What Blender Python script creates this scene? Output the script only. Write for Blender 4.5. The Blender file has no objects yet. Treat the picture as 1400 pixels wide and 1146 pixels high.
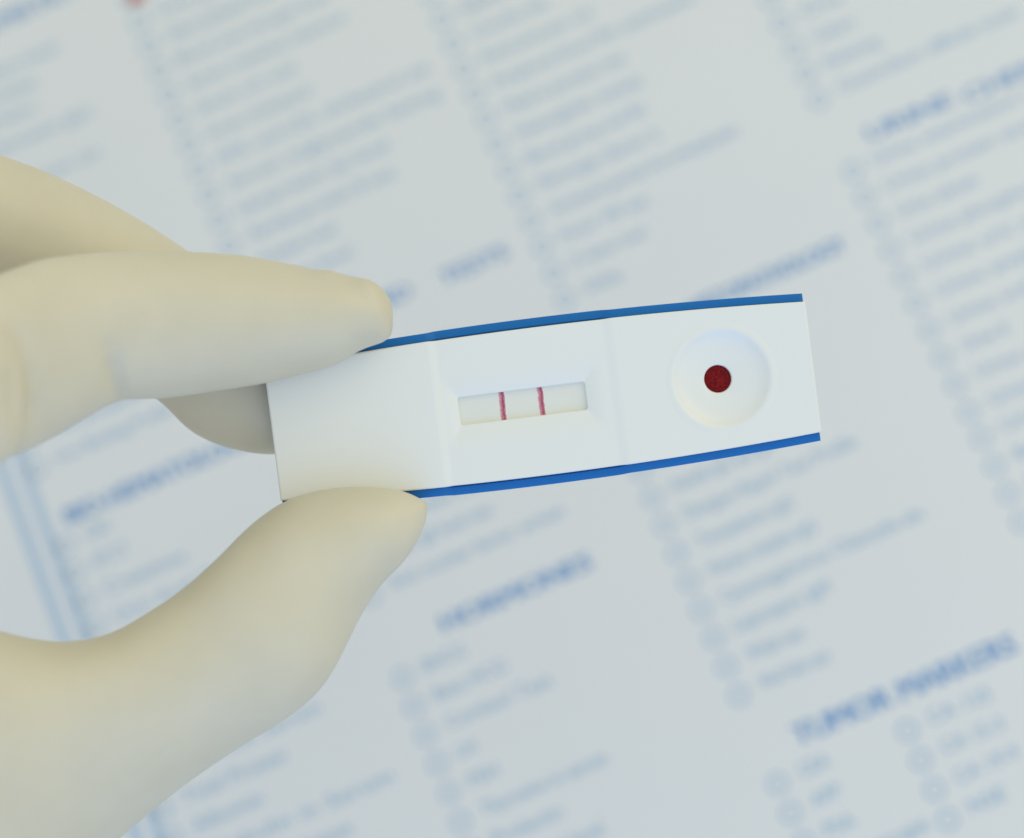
import bpy, bmesh, math, random
import numpy as np
from mathutils import Matrix, Vector

random.seed(7)
SC = bpy.context.scene
COL = SC.collection
MM = 0.001

# ------------------------------------------------------------------ camera
# pose recovered from the rows and columns of the printed form
FPX, W0, H0 = 3150.0, 1400.0, 1146.0
CX, CY = 700.0, 573.0
PITCH = 5.4                                     # mm between two printed rows
ROT = Vector((-0.2362, 0.0760, -0.4046))
TR = Vector((-13.13, -14.02, 81.05))            # in rows
_ang = ROT.length
R = Matrix.Rotation(_ang, 3, ROT.normalized())  # page -> view (x right, y down, z forward)
D3 = Matrix(((1, 0, 0), (0, -1, 0), (0, 0, -1)))
WR = D3 @ R.transposed()                        # view -> world directions
CAM = D3 @ (R.transposed() @ (-TR)) * PITCH     # mm


def ray(px, py):
    return WR @ Vector(((px - CX) / FPX, (py - CY) / FPX, 1.0))


def on_page(px, py):
    """pixel of the photograph -> point on the sheet, in rows (x right, y down)"""
    d = ray(px, py)
    p = CAM + d * (-CAM.z / d.z)
    return p.x / PITCH, -p.y / PITCH


ORIGIN = CAM + ray(CX, CY) * (-CAM.z / ray(CX, CY).z)      # middle of the view on the sheet
RIGHT = WR @ Vector((1, 0, 0)); UP = WR @ Vector((0, -1, 0)); BACK = WR @ Vector((0, 0, -1))
CAMROT = Matrix((RIGHT, UP, BACK)).transposed()
FOCUS = 297.7                                   # mm, camera to cassette


def wpos(mm):                                   # mm (page system) -> metres, view middle at the origin
    return (mm - ORIGIN) * MM


cam_data = bpy.data.cameras.new('camera')
cam = bpy.data.objects.new('camera', cam_data)
COL.objects.link(cam)
cam.matrix_world = Matrix.Translation(wpos(CAM)) @ CAMROT.to_4x4()
cam_data.sensor_width = 36.0
cam_data.lens = FPX / W0 * 36.0
cam_data.clip_start = 0.01
cam_data.clip_end = 50.0
cam_data.dof.use_dof = True
cam_data.dof.focus_distance = (FOCUS + 1.0) * MM
cam_data.dof.aperture_fstop = 9.2
SC.camera = cam

# ------------------------------------------------------------------ light
world = bpy.data.worlds.new('World')
SC.world = world
world.use_nodes = True
world.node_tree.nodes['Background'].inputs[0].default_value = (0.890, 0.982, 1.000, 1)
world.node_tree.nodes['Background'].inputs[1].default_value = 0.746


def area(name, offset, size, power, color):
    """soft lamp; offset in mm along image right / image up / towards the camera side"""
    d = bpy.data.lights.new(name, 'AREA')
    d.shape = 'RECTANGLE'; d.size, d.size_y = size
    d.energy = power; d.color = color
    o = bpy.data.objects.new(name, d)
    COL.objects.link(o)
    p = (RIGHT * offset[0] + UP * offset[1] + Vector((0, 0, 1)) * offset[2]) * MM
    o.location = p
    o.rotation_euler = (Vector((0, 0, 0.03)) - p).to_track_quat('-Z', 'Y').to_euler()
    return o


area('warm_room_lamp', (820, 560, 700), (1.0, 1.0), 3.720, (1.000, 0.839, 0.403))
area('cool_window_lamp', (100, -760, 560), (0.8, 0.8), 2.220, (0.108, 0.351, 1.000))

vs = SC.view_settings
vs.view_transform = 'Standard'
vs.look = 'None'
vs.exposure = 0.0
vs.gamma = 1.0
vs.use_curve_mapping = False


# ------------------------------------------------------------------ helpers
def mesh_obj(name, verts, faces, mat, parent=None, smooth=True):
    me = bpy.data.meshes.new(name)
    me.from_pydata([tuple(v) for v in verts], [], faces)
    me.update()
    if smooth:
        me.polygons.foreach_set('use_smooth', [True] * len(me.polygons))
    if mat: me.materials.append(mat)
    o = bpy.data.objects.new(name, me)
    COL.objects.link(o)
    if parent: o.parent = parent
    return o


def tag(o, label, cat=None, group=None):
    o['label'] = label
    if cat: o['category'] = cat
    if group: o['group'] = group
    return o


def material(name, color, rough=0.5, **kw):
    m = bpy.data.materials.new(name)
    m.use_nodes = True
    b = m.node_tree.nodes['Principled BSDF']
    b.inputs['Base Color'].default_value = (*color, 1)
    b.inputs['Roughness'].default_value = rough
    for k, v in kw.items():
        b.inputs[k.replace('_', ' ')].default_value = v
    return m


def noise_color(m, c1, c2, scale, detail=4, lo=0.35, hi=0.65):
    nt = m.node_tree; N = nt.nodes; L = nt.links
    tc = N.new('ShaderNodeTexCoord')
    nz = N.new('ShaderNodeTexNoise'); nz.inputs['Scale'].default_value = scale; nz.inputs['Detail'].default_value = detail
    rp = N.new('ShaderNodeValToRGB')
    rp.color_ramp.elements[0].position = lo; rp.color_ramp.elements[0].color = (*c1, 1)
    rp.color_ramp.elements[1].position = hi; rp.color_ramp.elements[1].color = (*c2, 1)
    L.new(tc.outputs['Object'], nz.inputs['Vector'])
    L.new(nz.outputs['Fac'], rp.inputs['Fac'])
    L.new(rp.outputs['Color'], N['Principled BSDF'].inputs['Base Color'])
    return nz, rp, tc


def noise_bump(m, scale, dist, strength=1.0, detail=3):
    nt = m.node_tree; N = nt.nodes; L = nt.links
    tc = N.new('ShaderNodeTexCoord')
    nz = N.new('ShaderNodeTexNoise'); nz.inputs['Scale'].default_value = scale; nz.inputs['Detail'].default_value = detail
    bp = N.new('ShaderNodeBump'); bp.inputs['Distance'].default_value = dist; bp.inputs['Strength'].default_value = strength
    L.new(tc.outputs['Object'], nz.inputs['Vector'])
    L.new(nz.outputs['Fac'], bp.inputs['Height'])
    L.new(bp.outputs['Normal'], N['Principled BSDF'].inputs['Normal'])


M_PAPER = material('coated_paper', (0.72, 0.73, 0.74), 0.6)
noise_color(M_PAPER, (0.755, 0.755, 0.745), (0.775, 0.77, 0.755), 18)
noise_bump(M_PAPER, 900, 0.00004, 0.4)
M_INK = material('pale_blue_ink', (0.30, 0.48, 0.65), 0.7)
M_INK_HEAD = material('blue_ink', (0.23, 0.39, 0.62), 0.7)
M_RULE = material('pale_rule_ink', (0.48, 0.59, 0.70), 0.7)
M_RED = material('red_ink', (0.55, 0.09, 0.07), 0.7)
M_TABLE = material('table_laminate', (0.55, 0.52, 0.48), 0.5)
noise_color(M_TABLE, (0.5, 0.47, 0.43), (0.6, 0.57, 0.53), 30)

# ------------------------------------------------------------------ table and printed form
def slab(name, x0, x1, y0, y1, z0, z1, mat, parent=None):
    v = [(x, y, z) for z in (z0, z1) for y in (y0, y1) for x in (x0, x1)]
    f = [(0, 2, 3, 1), (4, 5, 7, 6), (0, 1, 5, 4), (1, 3, 7, 5), (3, 2, 6, 7), (2, 0, 4, 6)]
    return mesh_obj(name, v, f, mat, parent, smooth=False)


table = slab('table_top', -0.75, 0.75, -0.6, 0.6, -0.025, -0.0006, M_TABLE)
table['kind'] = 'structure'

form = bpy.data.objects.new('printed_form', None)
COL.objects.link(form)
form.location = (0, 0, -0.0004)
tag(form, 'white laboratory order form printed in pale blue, lying blurred beneath the test cassette', 'paper form')


def page(x, y, z=0.0):
    """rows -> metres in the form's own system"""
    p = Vector((x * PITCH, -y * PITCH, 0)) - ORIGIN
    return Vector((p.x * MM, p.y * MM, z))


# the sheet: a fine grid with a very slight natural curl at its far edges
px0, px1, py0, py1 = -19.0, 33.5, -13.0, 43.0
sv, sf = [], []
NX, NY = 40, 44
for side, zz in ((0, 0.0004), (1, 0.00025)):
    for j in range(NY + 1):
        for i in range(NX + 1):
            p = page(px0 + (px1 - px0) * i / NX, py0 + (py1 - py0) * j / NY, zz)
            sv.append(p)
n1 = (NX + 1) * (NY + 1)
for j in range(NY):
    for i in range(NX):
        a = j * (NX + 1) + i
        sf.append((a, a + NX + 1, a + NX + 2, a + 1))
        b = a + n1
        sf.append((b, b + 1, b + NX + 2, b + NX + 1))
for i in range(NX):
    a = i; sf.append((a, a + 1, a + 1 + n1, a + n1))
    a = NY * (NX + 1) + i; sf.append((a + 1, a, a + n1, a + 1 + n1))
for j in range(NY):
    a = j * (NX + 1); sf.append((a + NX + 1, a, a + n1, a + NX + 1 + n1))
    a = j * (NX + 1) + NX; sf.append((a, a + NX + 1, a + NX + 1 + n1, a + n1))
mesh_obj('sheet', sv, sf, M_PAPER, form, smooth=False)
INK_Z = 0.00044

# rings in front of every line share one mesh
def ring_mesh(r, w, n=32):
    vs_, fs = [], []
    for k in range(n):
        a = 2 * math.pi * k / n
        for q in (r - w / 2, r + w / 2):
            vs_.append((q * math.cos(a), q * math.sin(a), 0))
    for k in range(n):
        a = 2 * k; b = 2 * ((k + 1) % n)
        fs.append((a, a + 1, b + 1, b))
    me = bpy.data.meshes.new('checkbox_ring')
    me.from_pydata(vs_, [], fs); me.update(); me.materials.append(M_INK)
    return me


RING = ring_mesh(1.56 * MM, 0.42 * MM)


def ring(x, y):
    o = bpy.data.objects.new('checkbox_ring', RING)
    COL.objects.link(o); o.parent = form
    o.location = page(x, y, INK_Z)


dg = None


def text_mesh(name, body, x0, x1, y, mat, cap, bold=0.0):
    """flat lettering from x0 to x1 (rows), baseline y, capital height cap (rows)"""
    cu = bpy.data.curves.new(name, 'FONT')
    cu.body = body; cu.size = 1.0; cu.resolution_u = 2; cu.offset = 0.0
    tmp = bpy.data.objects.new(name, cu)
    COL.objects.link(tmp)
    bpy.context.view_layer.update()
    me = bpy.data.meshes.new_from_object(tmp.evaluated_get(bpy.context.evaluated_depsgraph_get()))
    bpy.data.objects.remove(tmp)
    n = len(me.vertices)
    co = np.empty(n * 3, np.float32); me.vertices.foreach_get('co', co); co = co.reshape(-1, 3)
    mnx, mxx = co[:, 0].min(), co[:, 0].max()
    sy = cap * PITCH * MM / 0.73
    sx = (x1 - x0) * PITCH * MM / max(mxx - mnx, 1e-6)
    co[:, 0] = (co[:, 0] - mnx) * sx
    co[:, 1] *= sy
    co[:, 2] = 0
    me.vertices.foreach_set('co', co.ravel()); me.update()
    if bold:                                       # heavy type: the strokes struck again a hair to the side
        bmh = bmesh.new(); bmh.from_mesh(me)
        src = list(bmh.verts) + list(bmh.edges) + list(bmh.faces)
        for kx, dz in ((1, 0.006), (2, 0.012)):
            r_ = bmesh.ops.duplicate(bmh, geom=src)
            bmesh.ops.translate(bmh, verts=[g for g in r_['geom'] if isinstance(g, bmesh.types.BMVert)], vec=(kx * bold * PITCH * MM, 0, dz * MM))
        bmh.to_mesh(me); bmh.free()
    me.materials.clear(); me.materials.append(mat)
    me.name = name
    o = bpy.data.objects.new(name, me)
    COL.objects.link(o); o.parent = form
    o.location = page(x0, y, INK_Z)
    return o


COLX = (-8.89, 0.0, 9.78, 20.27, 14.19)


def listing(col, y0, entries):
    """entries: (words, end pixel in the photograph or None)"""
    for k, (w, end) in enumerate(entries):
        x, y = COLX[col], y0 + k
        ring(x, y)
        if not w: continue
        xs = x + 0.75
        xe = on_page(*end)[0] if end else xs + 0.30 * len(w)
        text_mesh('list_item', w, xs, xe, y + 0.13, M_INK, 0.46)


def heading(words, a, b, bold=0.045, cap=0.60):
    ax, ay = on_page(*a); bx, by = on_page(*b)
    text_mesh('heading', words, ax, bx, (ay + by) / 2 + 0.26, M_INK_HEAD, cap, bold)


# column under the index finger and the cassette
listing(1, -1.94, [('Fasting blood sugar test', None), ('Post prandial sugar level', None)])
listing(1, 0.06, [('Oral glucose tolerance test', None), ('Glycosylated haemoglobin', (465, -8)), ('Blood urea nitrogen level', (452, 7)),
                  ('Serum creatinine clearance', (478, 38)), ('Serum uric acid', (406, 103)), ('Serum cholesterol', (427, 132)),
                  ('HDL and LDL cholesterol set', (592, 105)), ('Serum triglyceride fasting', (606, 140)),
                  ('Lipoprotein (a) level', (534, 209)), ('Apolipoprotein B test', (545, 247)),
                  ('Amylase level', (458, 314)), ('Lipase level', (482, 350)), ('Magnesium', None)])
heading('RAPID', (462, 437), (560, 398), 0.035, 0.56)
heading('TESTS', (600, 380), (692, 345), 0.035, 0.56)
listing(1, 15.21, [('Rheumatoid factor', None), ('Anti CCP antibody', None), ('ASO titre test', None),
                   ('C reactive protein', None), ('Complement C3', None), ('Complement C4', None),
                   ('Serum IgE level test', (673, 697)), ('Anti nuclear factor screen', (771, 702))])
heading('HORMONES', (602, 853), (806, 769))
listing(1, 25.16, [('BHCG', (635, 889)), ('Beta HCG', (690, 909)), ('Cortisol Test', (755, 934)), ('LH', (649, 1019)), ('FSH', (680, 1053)),
                   ('Thyroxine in serum', (830, 1041)), ('Prolactin', (768, 1110)), ('Estradiol level', (826, 1139)),
                   ('Progesterone', None), ('Testosterone', None), ('Insulin', None)])
# third column
listing(2, 3.59, [('Prothrombin time test', None), ('Bleeding time and clot', (705, -10)), ('Coombs test', (752, 12)), ('Reticulocyte cnt', (813, 24)),
                  ('Peripheral blood film examination', (952, 5)), ('Malaria parasite test', (858, 86)), ('Haemoglobin variants', (881, 119)),
                  ('Blood group and Rh', (887, 161)), ('Fibrinogen (factor I)', (905, 194)), ('Activated partial thromboplastin', (1012, 189)),
                  ('Factor VIII test', (890, 284)), ('D dimer level', (886, 327)), ('Sickling', (852, 386))])
heading('HISTOPATHOLOGY', (938, 416), (1156, 342), 0.035, 0.56)
listing(2, 19.96, [('Hepatitis B surface', None), ('Hepatitis C test', None), ('HIV I and II test', None)])
listing(2, 22.96, [('Rubella IgG and IgM', (1060, 612)), ('Dengue Rapid Test Profile', (1173, 610)), ('Toxoplasma IgG', (1084, 688)), ('Herpes simplex IgG', (1115, 720)),
                   ('Cytomegalovirus Chlamydia abs', (1263, 704)), ('Leptospira IgM', (1135, 805)), ('Widal test', (1099, 865)),
                   ('Weil Felix test', (1135, 900))])
heading('TUMOR MARKERS', (1084, 1008), (1387, 884), 0.045, 0.70)
listing(2, 32.99, [('CEA', (1133, 1040)), ('AFP', (1149, 1083)), ('PSA', (1168, 1121)), ('Beta 2 microglob', (1268, 1127)), ('Calcitonin', None)])
listing(4, 33.06, [('CA 125', (1353, 947)), ('CA 15-3', (1372, 991)), ('CA 19-9', (1392, 1029)), ('NSE', (1374, 1084))])
# fourth column
listing(3, 7.72, [('Faecal fat', None)])
listing(3, 8.72, [('Occult bld', (1186, -2)), ('Ova', (1150, -5)), ('Culture', (1168, 32)), ('Reducing', (1203, 59)), ('Clostridium difficile toxin', (1392, 20))])
heading('URINE', (1184, 184), (1300, 136), 0.035, 0.56)
heading('CHEMISTRY', (1316, 132), (1530, 42), 0.035, 0.56)
listing(3, 15.51, [('Urine examination routine', None), ('Urine protein excretion', None), ('Urine calcium', (1336, 247)), ('Urine phosphorus level', None),
                   ('Urine uric acid level', None), ('Urine amylase level test', None), ('Urine sodium level', None), ('Urine K', (1380, 446)),
                   ('Urine porphyrin', None), ('Urine catechol', None)])
listing(3, 25.45, [('Urine cortisol', None), ('Bence Jones', None), ('Pregnancy test', None), ('Albumin ratio', None)])
# first column, left of the hand
heading('BIOCHEMISTRY', (-120, 74), (103, -8), 0.035, 0.56)
for w, a, b in (('Sodium level', (-40, 112), (76, 66)), ('Potass', (-22, 138), (48, 112)), ('Chlor', (-15, 172), (50, 144)),
                ('Bicarbonate gas', (-60, 228), (123, 152)), ('Calcium ion', (20, 256), (135, 207))):
    ax, ay = on_page(*a); bx, by = on_page(*b)
    text_mesh('list_item', w, ax, bx, (ay + by) / 2 + 0.2, M_INK, 0.46)
listing(0, 12.64, [('Total phosphate', (202, 548)), ('Iron Binding Profile', (238, 566))])
heading('BIO-HEMATOLOGY', (86, 702), (352, 602))
listing(0, 16.51, [('CBC', (152, 718)), ('BTCT', (174, 746)), ('Creatinine', (253, 759)), ('Uric Acid Test', (330, 778)), ('ESR', None),
                   ('Platelet', None), ('Bilirubin', None), ('SGOT', None), ('SGPT', None)])
listing(0, 24.98, [('Alk Phos Serum', (440, 975)), ('Total Protein', (392, 1038)), ('Albumin', (357, 1088)), ('Globulin in Serum', (552, 1100)),
                   ('Acid phosphatase', None), ('Ammonia', None)])
# twin upright rules at the left and one thin one
(ax, ay), (bx, by) = on_page(4, 640), on_page(80, 870)
rx = (ax + bx) / 2 + 0.05
for off, w in ((0.0, 0.36), (0.72, 0.34)):
    v = [page(rx + off - w / 2, py0 + 0.5, INK_Z), page(rx + off + w / 2, py0 + 0.5, INK_Z),
         page(rx + off + w / 2, py1 - 0.5, INK_Z), page(rx + off - w / 2, py1 - 0.5, INK_Z)]
    mesh_obj('margin_rule', v, [(3, 2, 1, 0)], M_RULE, form, smooth=False)
# small red mark at the head of the sheet
c = on_page(186, -3)
v = [page(c[0] + 0.34 * math.cos(a) * (1 + 0.15 * math.sin(3 * a)), c[1] + 0.22 * math.sin(a), INK_Z) for a in [2 * math.pi * k / 20 for k in range(20)]]
mesh_obj('red_mark', v, [tuple(reversed(range(20)))], M_RED, form, smooth=False)


# ------------------------------------------------------------------ the frame the hand and the cassette are built in
# origin in front of the lens at the distance of the cassette; x right, y up, z towards the viewer (mm)
HELD = Matrix.Translation(wpos(CAM - BACK * FOCUS)) @ CAMROT.to_4x4()


def at(px, py, z=0.0):
    d = FOCUS - z
    return Vector(((px - CX) * d / FPX, (CY - py) * d / FPX, z))


# ------------------------------------------------------------------ test cassette
M_WHITE = material('white_plastic', (0.84, 0.835, 0.785), 0.38)
noise_bump(M_WHITE, 1400, 0.00002, 0.35)
M_BLUE = material('blue_plastic', (0.003, 0.145, 0.46), 0.42, Specular_IOR_Level=0.3)
noise_bump(M_BLUE, 1000, 0.00003, 0.5)
M_STRIP = material('test_strip_membrane', (0.80, 0.79, 0.71), 0.85)
noise_bump(M_STRIP, 4000, 0.00002, 0.5)
M_PINK = material('result_line_dye', (0.6, 0.2, 0.3), 0.8)
nt = M_PINK.node_tree; N = nt.nodes; L = nt.links
uvn = N.new('ShaderNodeAttribute'); uvn.attribute_name = 'across'
tc = N.new('ShaderNodeTexCoord'); nz = N.new('ShaderNodeTexNoise'); nz.inputs['Scale'].default_value = 3500; nz.inputs['Detail'].default_value = 3
ad = N.new('ShaderNodeMath'); ad.operation = 'MULTIPLY_ADD'; ad.inputs[1].default_value = 0.5
L.new(tc.outputs['Object'], nz.inputs['Vector']); L.new(nz.outputs['Fac'], ad.inputs[0]); L.new(uvn.outputs['Fac'], ad.inputs[2])
rp = N.new('ShaderNodeValToRGB'); cr = rp.color_ramp
cr.elements[0].position = 0.16; cr.elements[0].color = (0.76, 0.66, 0.62, 1)
cr.elements[1].position = 1.0; cr.elements[1].color = (0.55, 0.20, 0.29, 1)
for p_, c_ in ((0.38, (0.66, 0.32, 0.36, 1)), (0.64, (0.56, 0.17, 0.23, 1)), (0.86, (0.34, 0.04, 0.09, 1))):
    e = cr.elements.new(p_); e.color = c_
L.new(ad.outputs[0], rp.inputs['Fac']); L.new(rp.outputs['Color'], N['Principled BSDF'].inputs['Base Color'])

M_BLOOD = material('blood', (0.16, 0.004, 0.008), 0.40, Specular_IOR_Level=0.14)
nzb, rpb, _ = noise_color(M_BLOOD, (0.12, 0.001, 0.004), (0.30, 0.006, 0.007), 3800, 5, 0.38, 0.68)
noise_bump(M_BLOOD, 6500, 0.0002, 1.0, 3)

cassette = bpy.data.objects.new('test_cassette', None)
COL.objects.link(cassette)
tag(cassette, 'white plastic rapid test cassette with blue edges and two pink lines, held by the glove', 'test cassette')
CPOS = at(744.0, 548.0, 0.0)
in_plane = math.atan2(93, 735)
cassette.matrix_world = HELD @ Matrix.Translation(CPOS * MM) @ Matrix.Rotation(in_plane, 4, 'Z') @ Matrix.Rotation(math.radians(2.0), 4, 'Y')

LH = 35.3                                      # half length, mm
U1A, U1B = -14.2, -12.8                         # step between grip and window field
U2A, U2B = 8.5, 10.2                            # step between window and well field


def sstep(a, b, x):
    t = np.clip((x - a) / (b - a), 0, 1)
    return t * t * (3 - 2 * t)


def half_outer(u):
    return 9.66 + 1.12 * (1 - (u / LH) ** 2)


def mid_zone(u):
    return sstep(U1A, U1B, u) * (1 - sstep(U2A, U2B, u))


def half_shell(u):
    return half_outer(u) - 1.12 - 0.06 * mid_zone(u)


def rrect_sdf(x, y, hx, hy, r):
    qx = np.abs(x) - hx + r; qy = np.abs(y) - hy + r
    return np.hypot(np.maximum(qx, 0), np.maximum(qy, 0)) + np.minimum(np.maximum(qx, qy), 0) - r


WX, WY = -2.75, 0.0                             # window centre
OPX, OPY = 8.32, 1.86                           # half opening
WELL_U, WELL_HOLE = 23.25, -0.50
_pr = np.array([0, 1.76, 1.86, 2.4, 3.2, 4.2, 4.9, 5.4, 5.8, 6.1, 6.35, 6.65, 7.0, 7.3, 20])
_ph = 0.58 * np.array([-3.2, -3.2, -2.40, -2.18, -1.96, -1.70, -1.42, -1.05, -0.62, -0.20, 0.06, 0.13, 0.07, 0.0, 0.0])
_rr = np.linspace(0, 20, 8001)
_hh = np.interp(_rr, _pr, _ph)
_k = np.hanning(141); _k /= _k.sum()
_hs = np.convolve(np.pad(_hh, 70, mode='edge'), _k, 'valid')
_mix = np.clip((_rr - 2.0) / 0.35, 0, 1)
_hh = _hh * (1 - _mix) + _hs * _mix


def shell_height(u, v):
    h = -0.21 * mid_zone(u)
    # sloping recess round the reading window
    d = rrect_sdf(u - WX, v - WY, OPX, OPY, 0.42)
    hx = np.clip(np.abs(u - WX) - OPX, 0, None); hy = np.clip(np.abs(v - WY) - OPY, 0, None)
    fr = ((hx / 1.5) ** 4 + (hy / 2.0) ** 4) ** 0.25          # 0 at the opening, 1 at the outer rim
    slope = 0.56 * (fr - 1)
    kk = 5.5                                       # soft shoulder where the slope meets the face
    rec = -np.log(np.exp(-kk * np.clip(slope, -3, 3)) + 1.0) / kk
    h = h + np.where(fr < 2.2, rec, 0)
    h = h - 0.9 * (1 - sstep(-0.10, 0.02, d))
    # sample well
    r0 = np.hypot(u - WELL_U, v)
    cu = WELL_U + WELL_HOLE * np.clip(1 - r0 / 6.2, 0, 1)
    r = np.hypot(u - cu, v)
    h = h + np.interp(r, _rr, _hh)
    return h


us = np.unique(np.concatenate([
    np.arange(-LH, LH + 0.001, 0.16), np.linspace(-LH, -LH + 0.35, 7), np.linspace(LH - 0.35, LH, 7),
    WX - OPX + np.arange(-0.4, 0.6, 0.04), WX + OPX + np.arange(-0.6, 0.4, 0.04),
    np.arange(U1A - 0.1, U1B + 0.1, 0.07), np.arange(20.5, 25.0, 0.06)]).round(4))
us = us[np.concatenate([[True], np.diff(us) > 0.012])]
us[-1] = LH
ts = np.unique(np.concatenate([np.linspace(-1, 1, 131), np.linspace(0.965, 1, 7), -np.linspace(0.965, 1, 7),
                               np.linspace(-0.24, 0.24, 70)]).round(5))
ts = ts[np.concatenate([[True], np.diff(ts) > 0.0012])]
ts[-1] = 1.0
Ug, Tg = np.meshgrid(us, ts, indexing='ij')
Vg = Tg * half_shell(Ug)
Hg = shell_height(Ug, Vg)
er = 0.28                                         # rounded outer edge
de = np.minimum(half_shell(Ug) - np.abs(Vg), LH - np.abs(Ug))
q = np.clip(er - de, 0, er)
Hg = Hg - (er - np.sqrt(np.maximum(er * er - q * q, 0)))
nu, nv = Ug.shape
verts = np.c_[Ug.ravel(), Vg.ravel(), Hg.ravel()] * MM
idx = np.arange(nu * nv).reshape(nu, nv)
faces = np.c_[idx[:-1, :-1].ravel(), idx[1:, :-1].ravel(), idx[1:, 1:].ravel(), idx[:-1, 1:].ravel()].tolist()
loop = list(idx[:, 0]) + list(idx[-1, 1:]) + list(idx[-2::-1, -1]) + list(idx[0, -2:0:-1])
base = len(verts)
skirt = verts[loop].copy(); skirt[:, 2] = -1.95 * MM
verts = np.vstack([verts, skirt])
nl = len(loop)
for k in range(nl):
    a, b = loop[k], loop[(k + 1) % nl]
    faces.append([b, a, base + k, base + (k + 1) % nl])
shell = mesh_obj('upper_shell', verts.tolist(), faces, M_WHITE, cassette)

# blue lower tray: hollow, with a rim that stands out past the shell on both long sides
uu = np.linspace(-LH + 0.12, LH - 0.12, 160)
rimz = -1.0 - 0.5 * mid_zone(uu)
lv = []


def outline(inset, z, uin=0.0):
    s = (LH - 0.12 - uin) / (LH - 0.12)
    u = uu * s
    w = half_outer(u) - inset + 0.09 * mid_zone(u)
    zz = z if np.ndim(z) else np.full_like(u, z)
    top = np.c_[u, w, zz]; bot = np.c_[u[::-1], -w[::-1], zz[::-1]]
    return np.vstack([bot[::-1], top[::-1]])     # counter-clockwise from above


rings_ = [outline(0.9, -5.3, 0.6), outline(0.25, -5.05, 0.2), outline(0.0, -4.6), outline(0.0, rimz - 0.22), outline(0.07, rimz - 0.06, 0.04),
          outline(0.24, rimz, 0.08), outline(1.02, rimz + 0.02, 0.1), outline(1.55, rimz - 0.9, 0.8), outline(1.6, -4.7, 0.9)]
tv = np.vstack(rings_) * MM
n_ = len(rings_[0])
tf = []
for k in range(len(rings_) - 1):
    for i in range(n_):
        j = (i + 1) % n_
        tf.append((k * n_ + i, k * n_ + j, (k + 1) * n_ + j, (k + 1) * n_ + i))
h_ = n_ // 2
for i in range(h_ - 1):                            # under side and inner floor
    a, b = i, i + 1
    c, d = n_ - 2 - i, n_ - 1 - i
    tf.append((d, c, b, a))
    o_ = (len(rings_) - 1) * n_
    tf.append((o_ + a, o_ + b, o_ + c, o_ + d))
tray = mesh_obj('lower_tray', tv.tolist(), tf, M_BLUE, cassette)
md = tray.modifiers.new('edge', 'EDGE_SPLIT'); md.split_angle = math.radians(50)

# membrane strip under the window with its two lines
bm = bmesh.new()
sx0, sx1, sy, sz0, sz1 = -14.0, 17.0, 2.25, -1.75, -1.32
bmesh.ops.create_cube(bm, size=1)
for v in bm.verts:
    v.co = Vector(((sx0 if v.co.x < 0 else sx1), v.co.y * 2 * sy, sz0 if v.co.z < 0 else sz1)) * MM
me = bpy.data.meshes.new('test_strip'); bm.to_mesh(me); bm.free(); me.materials.append(M_STRIP)
strip = bpy.data.objects.new('test_strip', me); COL.objects.link(strip); strip.parent = cassette


def result_line(u, seed, lean):
    rnd = random.Random(seed)
    n, m = 26, 8
    vv, ff, ac = [], [], []
    wob = [0.0]
    for _ in range(n): wob.append(wob[-1] * 0.75 + rnd.uniform(-0.04, 0.04))
    for i in range(n + 1):
        y = -2.1 + 4.2 * i / n
        for j in range(m + 1):
            f = j / m
            jig = wob[i] + (rnd.uniform(-0.03, 0.03))
            vv.append(((u + lean * y + jig + (f - 0.5) * 0.74) * MM, y * MM, (sz1 + 0.006) * MM))
            ac.append(f * 0.9)
    for i in range(n):
        for j in range(m):
            a = i * (m + 1) + j
            ff.append((a, a + 1, a + m + 2, a + m + 1))
    o = mesh_obj('result_line', vv, ff, M_PINK, strip)
    at_ = o.data.attributes.new('across', 'FLOAT', 'POINT')
    at_.data.foreach_set('value', ac)
    return o


result_line(-5.40, 3, 0.01)
result_line(-0.34, 11, 0.01)

# blood in the sample well
bv, bf = [(0, 0, 0.10)], []
nr, na = 8, 48
for i in range(1, nr + 1):
    r = 1.95 * i / nr
    for k in range(na):
        a = 2 * math.pi * k / na
        bv.append((r * math.cos(a), r * math.sin(a), 0.10 * (1 - (i / nr) ** 2)))
for k in range(na): bf.append((0, 1 + k, 1 + (k + 1) % na))
for i in range(nr - 1):
    for k in range(na):
        a = 1 + i * na + k; b = 1 + i * na + (k + 1) % na
        bf.append((a, a + na, b + na, b))
b0 = len(bv)
for k in range(na):
    a = 2 * math.pi * k / na
    bv.append((1.95 * math.cos(a), 1.95 * math.sin(a), -0.4))
for k in range(na):
    a = 1 + (nr - 1) * na + k; b = 1 + (nr - 1) * na + (k + 1) % na
    bf.append((b, a, b0 + k, b0 + (k + 1) % na))
bf.append(tuple(b0 + k for k in reversed(range(na))))
blood = mesh_obj('blood_drop', [(x * MM, y * MM, z * MM) for x, y, z in bv], bf, M_BLOOD)
bpy.context.view_layer.update()
blood.matrix_world = cassette.matrix_world @ Matrix.Translation(Vector((WELL_U + WELL_HOLE, 0, -1.74)) * MM)
tag(blood, 'dark red round blood drop filling the hole of the round sample well', 'blood sample')

# ------------------------------------------------------------------ gloved hand
M_GLOVE = material('latex_glove', (0.66, 0.61, 0.42), 0.48, Subsurface_Weight=0.25, Subsurface_Scale=0.002)
M_GLOVE.node_tree.nodes['Principled BSDF'].inputs['Subsurface Radius'].default_value = (1.0, 0.8, 0.5)
noise_color(M_GLOVE, (0.665, 0.605, 0.455), (0.69, 0.63, 0.48), 120, 4)
noise_bump(M_GLOVE, 420, 0.00022, 0.30, 5)

hv, hf = [], []


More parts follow.
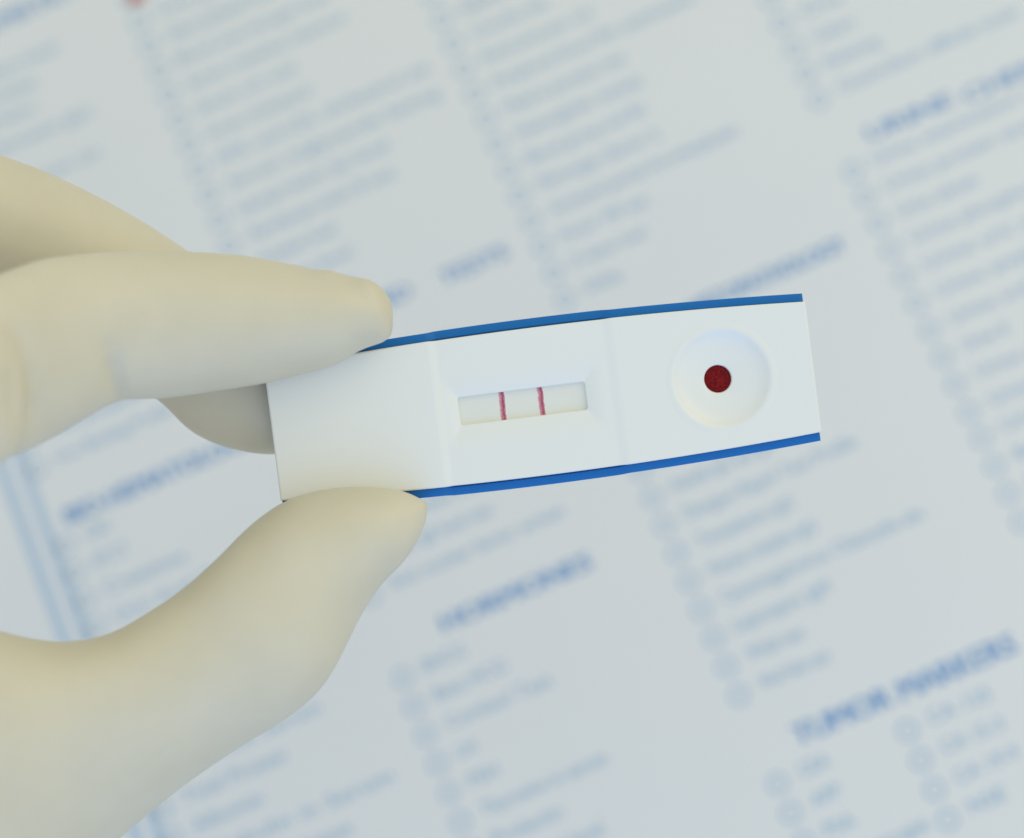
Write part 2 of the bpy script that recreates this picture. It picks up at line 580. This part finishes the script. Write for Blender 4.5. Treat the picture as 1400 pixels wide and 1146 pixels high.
def digit(stations, n=28):
    """stations: (upper contour px, lower contour px, depth z, half thickness[, tilt]) -> closed tube of ellipses"""
    first = len(hv)
    # resample with a smooth spline so the contour has no corners
    P = np.array([[*st[0], *st[1], st[2], st[3], st[4] if len(st) > 4 else 0] for st in stations], float)
    m = len(P)
    par = np.concatenate([[0], np.cumsum(np.hypot(np.diff((P[:, 0] + P[:, 2]) / 2), np.diff((P[:, 1] + P[:, 3]) / 2)) + 4)])
    dense = []
    tang = np.zeros_like(P)
    tang[1:-1] = (P[2:] - P[:-2]) / (par[2:] - par[:-2])[:, None]
    tang[0] = (P[1] - P[0]) / (par[1] - par[0]); tang[-1] = (P[-1] - P[-2]) / (par[-1] - par[-2])
    for i in range(m - 1):
        h = par[i + 1] - par[i]
        for s in np.linspace(0, 1, 5)[:-1]:
            a = 2 * s**3 - 3 * s**2 + 1; b = s**3 - 2 * s**2 + s; c = -2 * s**3 + 3 * s**2; d = s**3 - s**2
            dense.append(a * P[i] + b * h * tang[i] + c * P[i + 1] + d * h * tang[i + 1])
    dense.append(P[-1])
    for r in dense:
        A = at(r[0], r[1], r[4] + r[6]); B = at(r[2], r[3], r[4] - r[6])
        c = (A + B) / 2; e1 = (A - B) / 2; e2 = Vector((0, 0, r[5]))
        for k in range(n):
            th = 2 * math.pi * k / n
            hv.append(c + e1 * math.cos(th) + e2 * math.sin(th))
    cnt = len(dense)
    for i in range(cnt - 1):
        for k in range(n):
            a = first + i * n + k; b = first + i * n + (k + 1) % n
            hf.append((a, b, b + n, a + n))
    hf.append(tuple(first + k for k in reversed(range(n))))
    hf.append(tuple(first + (cnt - 1) * n + k for k in range(n)))


def blob(c, rx, ry, rz, rot=0.0, n=24):
    first = len(hv)
    m = n // 2
    cr_, sr_ = math.cos(rot), math.sin(rot)
    for i in range(1, m):
        ph = math.pi * i / m
        for k in range(n):
            th = 2 * math.pi * k / n
            x = rx * math.sin(ph) * math.cos(th); y = ry * math.sin(ph) * math.sin(th); z = rz * math.cos(ph)
            hv.append(c + Vector((x * cr_ - y * sr_, x * sr_ + y * cr_, z)))
    for i in range(m - 2):
        for k in range(n):
            a = first + i * n + k; b = first + i * n + (k + 1) % n
            hf.append((a, a + n, b + n, b))
    hf.append(tuple(first + k for k in range(n)))
    hf.append(tuple(first + (m - 2) * n + k for k in reversed(range(n))))


# index finger, its tip pressed on the upper long edge
digit([((-330, 440), (-310, 700), 40, 11.5), ((-200, 425), (-180, 690), 38, 11), ((-70, 400), (-70, 660), 31, 10.5),
       ((0, 374), (0, 632), 25.5, 10), ((55, 354), (62, 606), 20.5, 9.6), ((110, 346), (122, 570), 15.5, 8.8), ((162, 343), (166, 549), 11.8, 8.2),
       ((225, 343), (222, 546), 9.2, 8.1), ((290, 345), (288, 537), 7.2, 8.0), ((350, 351), (352, 527), 5.6, 7.6), ((410, 363), (412, 513), 4.7, 7.0),
       ((452, 371), (458, 500), 4.5, 6.3), ((486, 377), (494, 479), 4.3, 5.4), ((511, 385), (519, 471), 4.3, 4.6), ((527, 398), (532, 465), 4.3, 3.5),
       ((537, 413), (538, 456), 4.3, 2.0)])
# middle finger, crossing behind and supporting the cassette from below
digit([((-420, 190), (-480, 420), 22, 11), ((-250, 172), (-300, 395), 14, 10.5), ((-90, 180), (-160, 380), 5, 10), ((0, 211), (-85, 390), -1, 9.6),
       ((65, 235), (-22, 420), -4, 9.3), ((130, 266), (42, 448), -6, 9.0), ((200, 305), (108, 484), -8, 8.8), ((262, 346), (165, 515), -8.8, 8.4),
       ((320, 387), (220, 551), -9.3, 8.0), ((375, 430), (260, 590), -9.6, 7.6), ((420, 476), (304, 611), -9.6, 7.0), ((447, 522), (350, 621), -9.4, 6.2),
       ((456, 562), (398, 620), -9.2, 4.6), ((450, 590), (430, 606), -9.8, 2.2)])
# thumb, its tip pressed on the lower long edge
digit([((-300, 790), (-420, 1330), 30, 15, 4), ((-150, 826), (-180, 1330), 23, 14.5, 5), ((-40, 849), (-20, 1290), 17, 12.5, 5), ((20, 868), (82, 1218), 13, 12.4, 5),
       ((85, 877), (157, 1153), 10.5, 11.4, 4.5), ((150, 865), (247, 1079), 9, 10.4, 3.5), ((204, 835), (327, 1023), 7.5, 9.8, 2.5), ((251, 803), (390, 985), 6.6, 9.4, 1.5),
       ((298, 761), (434, 949), 6.0, 9.2, 1), ((340, 719), (460, 911), 4.9, 9.0), ((386, 686), (477, 877), 3.8, 8.6), ((430, 671), (495, 841), 3.0, 8.0),
       ((480, 665), (523, 799), 2.6, 7.0), ((522, 666), (550, 772), 2.5, 5.8), ((552, 671), (567, 748), 2.5, 4.2), ((572, 679), (579, 725), 2.5, 2.5),
       ((585, 688), (585, 704), 2.5, 1.2)])
# ring and little finger, curled under the palm outside the frame
digit([((-480, 260), (-520, 480), 18, 10.5), ((-290, 260), (-330, 460), 0, 9.8), ((-150, 320), (-220, 500), -14, 9.0), ((-85, 420), (-190, 570), -21, 8.6),
       ((-60, 520), (-190, 640), -25, 8.2), ((-70, 620), (-190, 680), -26, 7.2), ((-110, 680), (-180, 700), -26, 4)])
digit([((-600, 440), (-630, 630), 16, 9.5), ((-450, 440), (-480, 610), -2, 8.8), ((-330, 490), (-390, 640), -16, 8.2), ((-270, 570), (-370, 700), -24, 7.6),
       ((-250, 660), (-370, 750), -28, 7.0), ((-280, 740), (-360, 775), -29, 5)])
# loose fold at the root of the index finger, palm and wrist
blob(at(-24, 532, 31), 5.2, 9.6, 6.4, 0.05)
blob(at(-480, 700, 26), 33, 36, 17, 0.1)
digit([((-420, 560), (-420, 1150), 26, 16), ((-640, 560), (-600, 1160), 29, 17), ((-850, 680), (-760, 1180), 34, 17.5), ((-1020, 810), (-880, 1260), 40, 18.5),
       ((-1250, 950), (-1040, 1450), 50, 22), ((-1700, 1250), (-1400, 1830), 72, 27), ((-2300, 1660), (-1900, 2320), 104, 32)])

raw = bpy.data.meshes.new('hand_raw')
raw.from_pydata([tuple(v) for v in hv], [], hf); raw.update()
tmp = bpy.data.objects.new('hand_raw', raw)
COL.objects.link(tmp)
rm = tmp.modifiers.new('union', 'REMESH'); rm.mode = 'VOXEL'; rm.voxel_size = 0.65; rm.use_smooth_shade = True
sm = tmp.modifiers.new('soften', 'SMOOTH'); sm.factor = 0.5; sm.iterations = 14
bpy.context.view_layer.update()
glove_me = bpy.data.meshes.new_from_object(tmp.evaluated_get(bpy.context.evaluated_depsgraph_get()))
bpy.data.objects.remove(tmp); bpy.data.meshes.remove(raw)
glove_me.name = 'gloved_hand'
nvx = len(glove_me.vertices)
co = np.empty(nvx * 3); glove_me.vertices.foreach_get('co', co); co = co.reshape(-1, 3)
no = np.empty(nvx * 3); glove_me.vertices.foreach_get('normal', no); no = no.reshape(-1, 3)


def crease(a, b, depth, sigma, za=None):
    """press a soft line from a to b (photo px, at depth za) into the glove; negative depth raises a fold"""
    global co
    A = np.array(at(*a, za or 0)); B = np.array(at(*b, za or 0))
    AB = (B - A)[:2]; L2 = AB @ AB
    t = np.clip(((co[:, :2] - A[:2]) @ AB) / L2, 0, 1)
    d = np.hypot(*(co[:, :2] - A[:2] - t[:, None] * AB).T)
    w = np.exp(-(d / sigma) ** 2) * np.clip(no[:, 2] * 1.6 + 0.35, 0, 1) * (co[:, 2] > -4)
    w *= np.clip(1.25 - np.abs(t - 0.5) * 1.6, 0, 1)
    co = co - no * (w * depth)[:, None]


crease((168, 552), (163, 478), 0.9, 1.1, 14)          # joint fold on the index finger
crease((172, 548), (176, 500), -0.25, 1.0, 14)
crease((40, 470), (52, 600), 0.9, 1.6, 26)
crease((472, 370), (488, 388), 0.35, 0.8, 5)          # puckers at the finger tip
crease((444, 368), (462, 371), -0.45, 1.1, 5)
crease((498, 380), (518, 404), -0.25, 0.9, 5)
crease((486, 390), (507, 414), 0.22, 0.8, 5)
crease((420, 366), (434, 373), 0.22, 0.9, 5)
crease((565, 700), (548, 725), 0.20, 1.0, 5)
crease((578, 686), (588, 694), -0.5, 0.8, 4)
glove_me.vertices.foreach_set('co', (co * MM).ravel())
glove_me.update()
glove_me.polygons.foreach_set('use_smooth', [True] * len(glove_me.polygons))
glove_me.materials.clear(); glove_me.materials.append(M_GLOVE)
hand = bpy.data.objects.new('gloved_hand', glove_me)
COL.objects.link(hand)
hand.matrix_world = HELD
tag(hand, 'hand in a cream latex glove reaching in from the left and pinching the test cassette', 'hand')
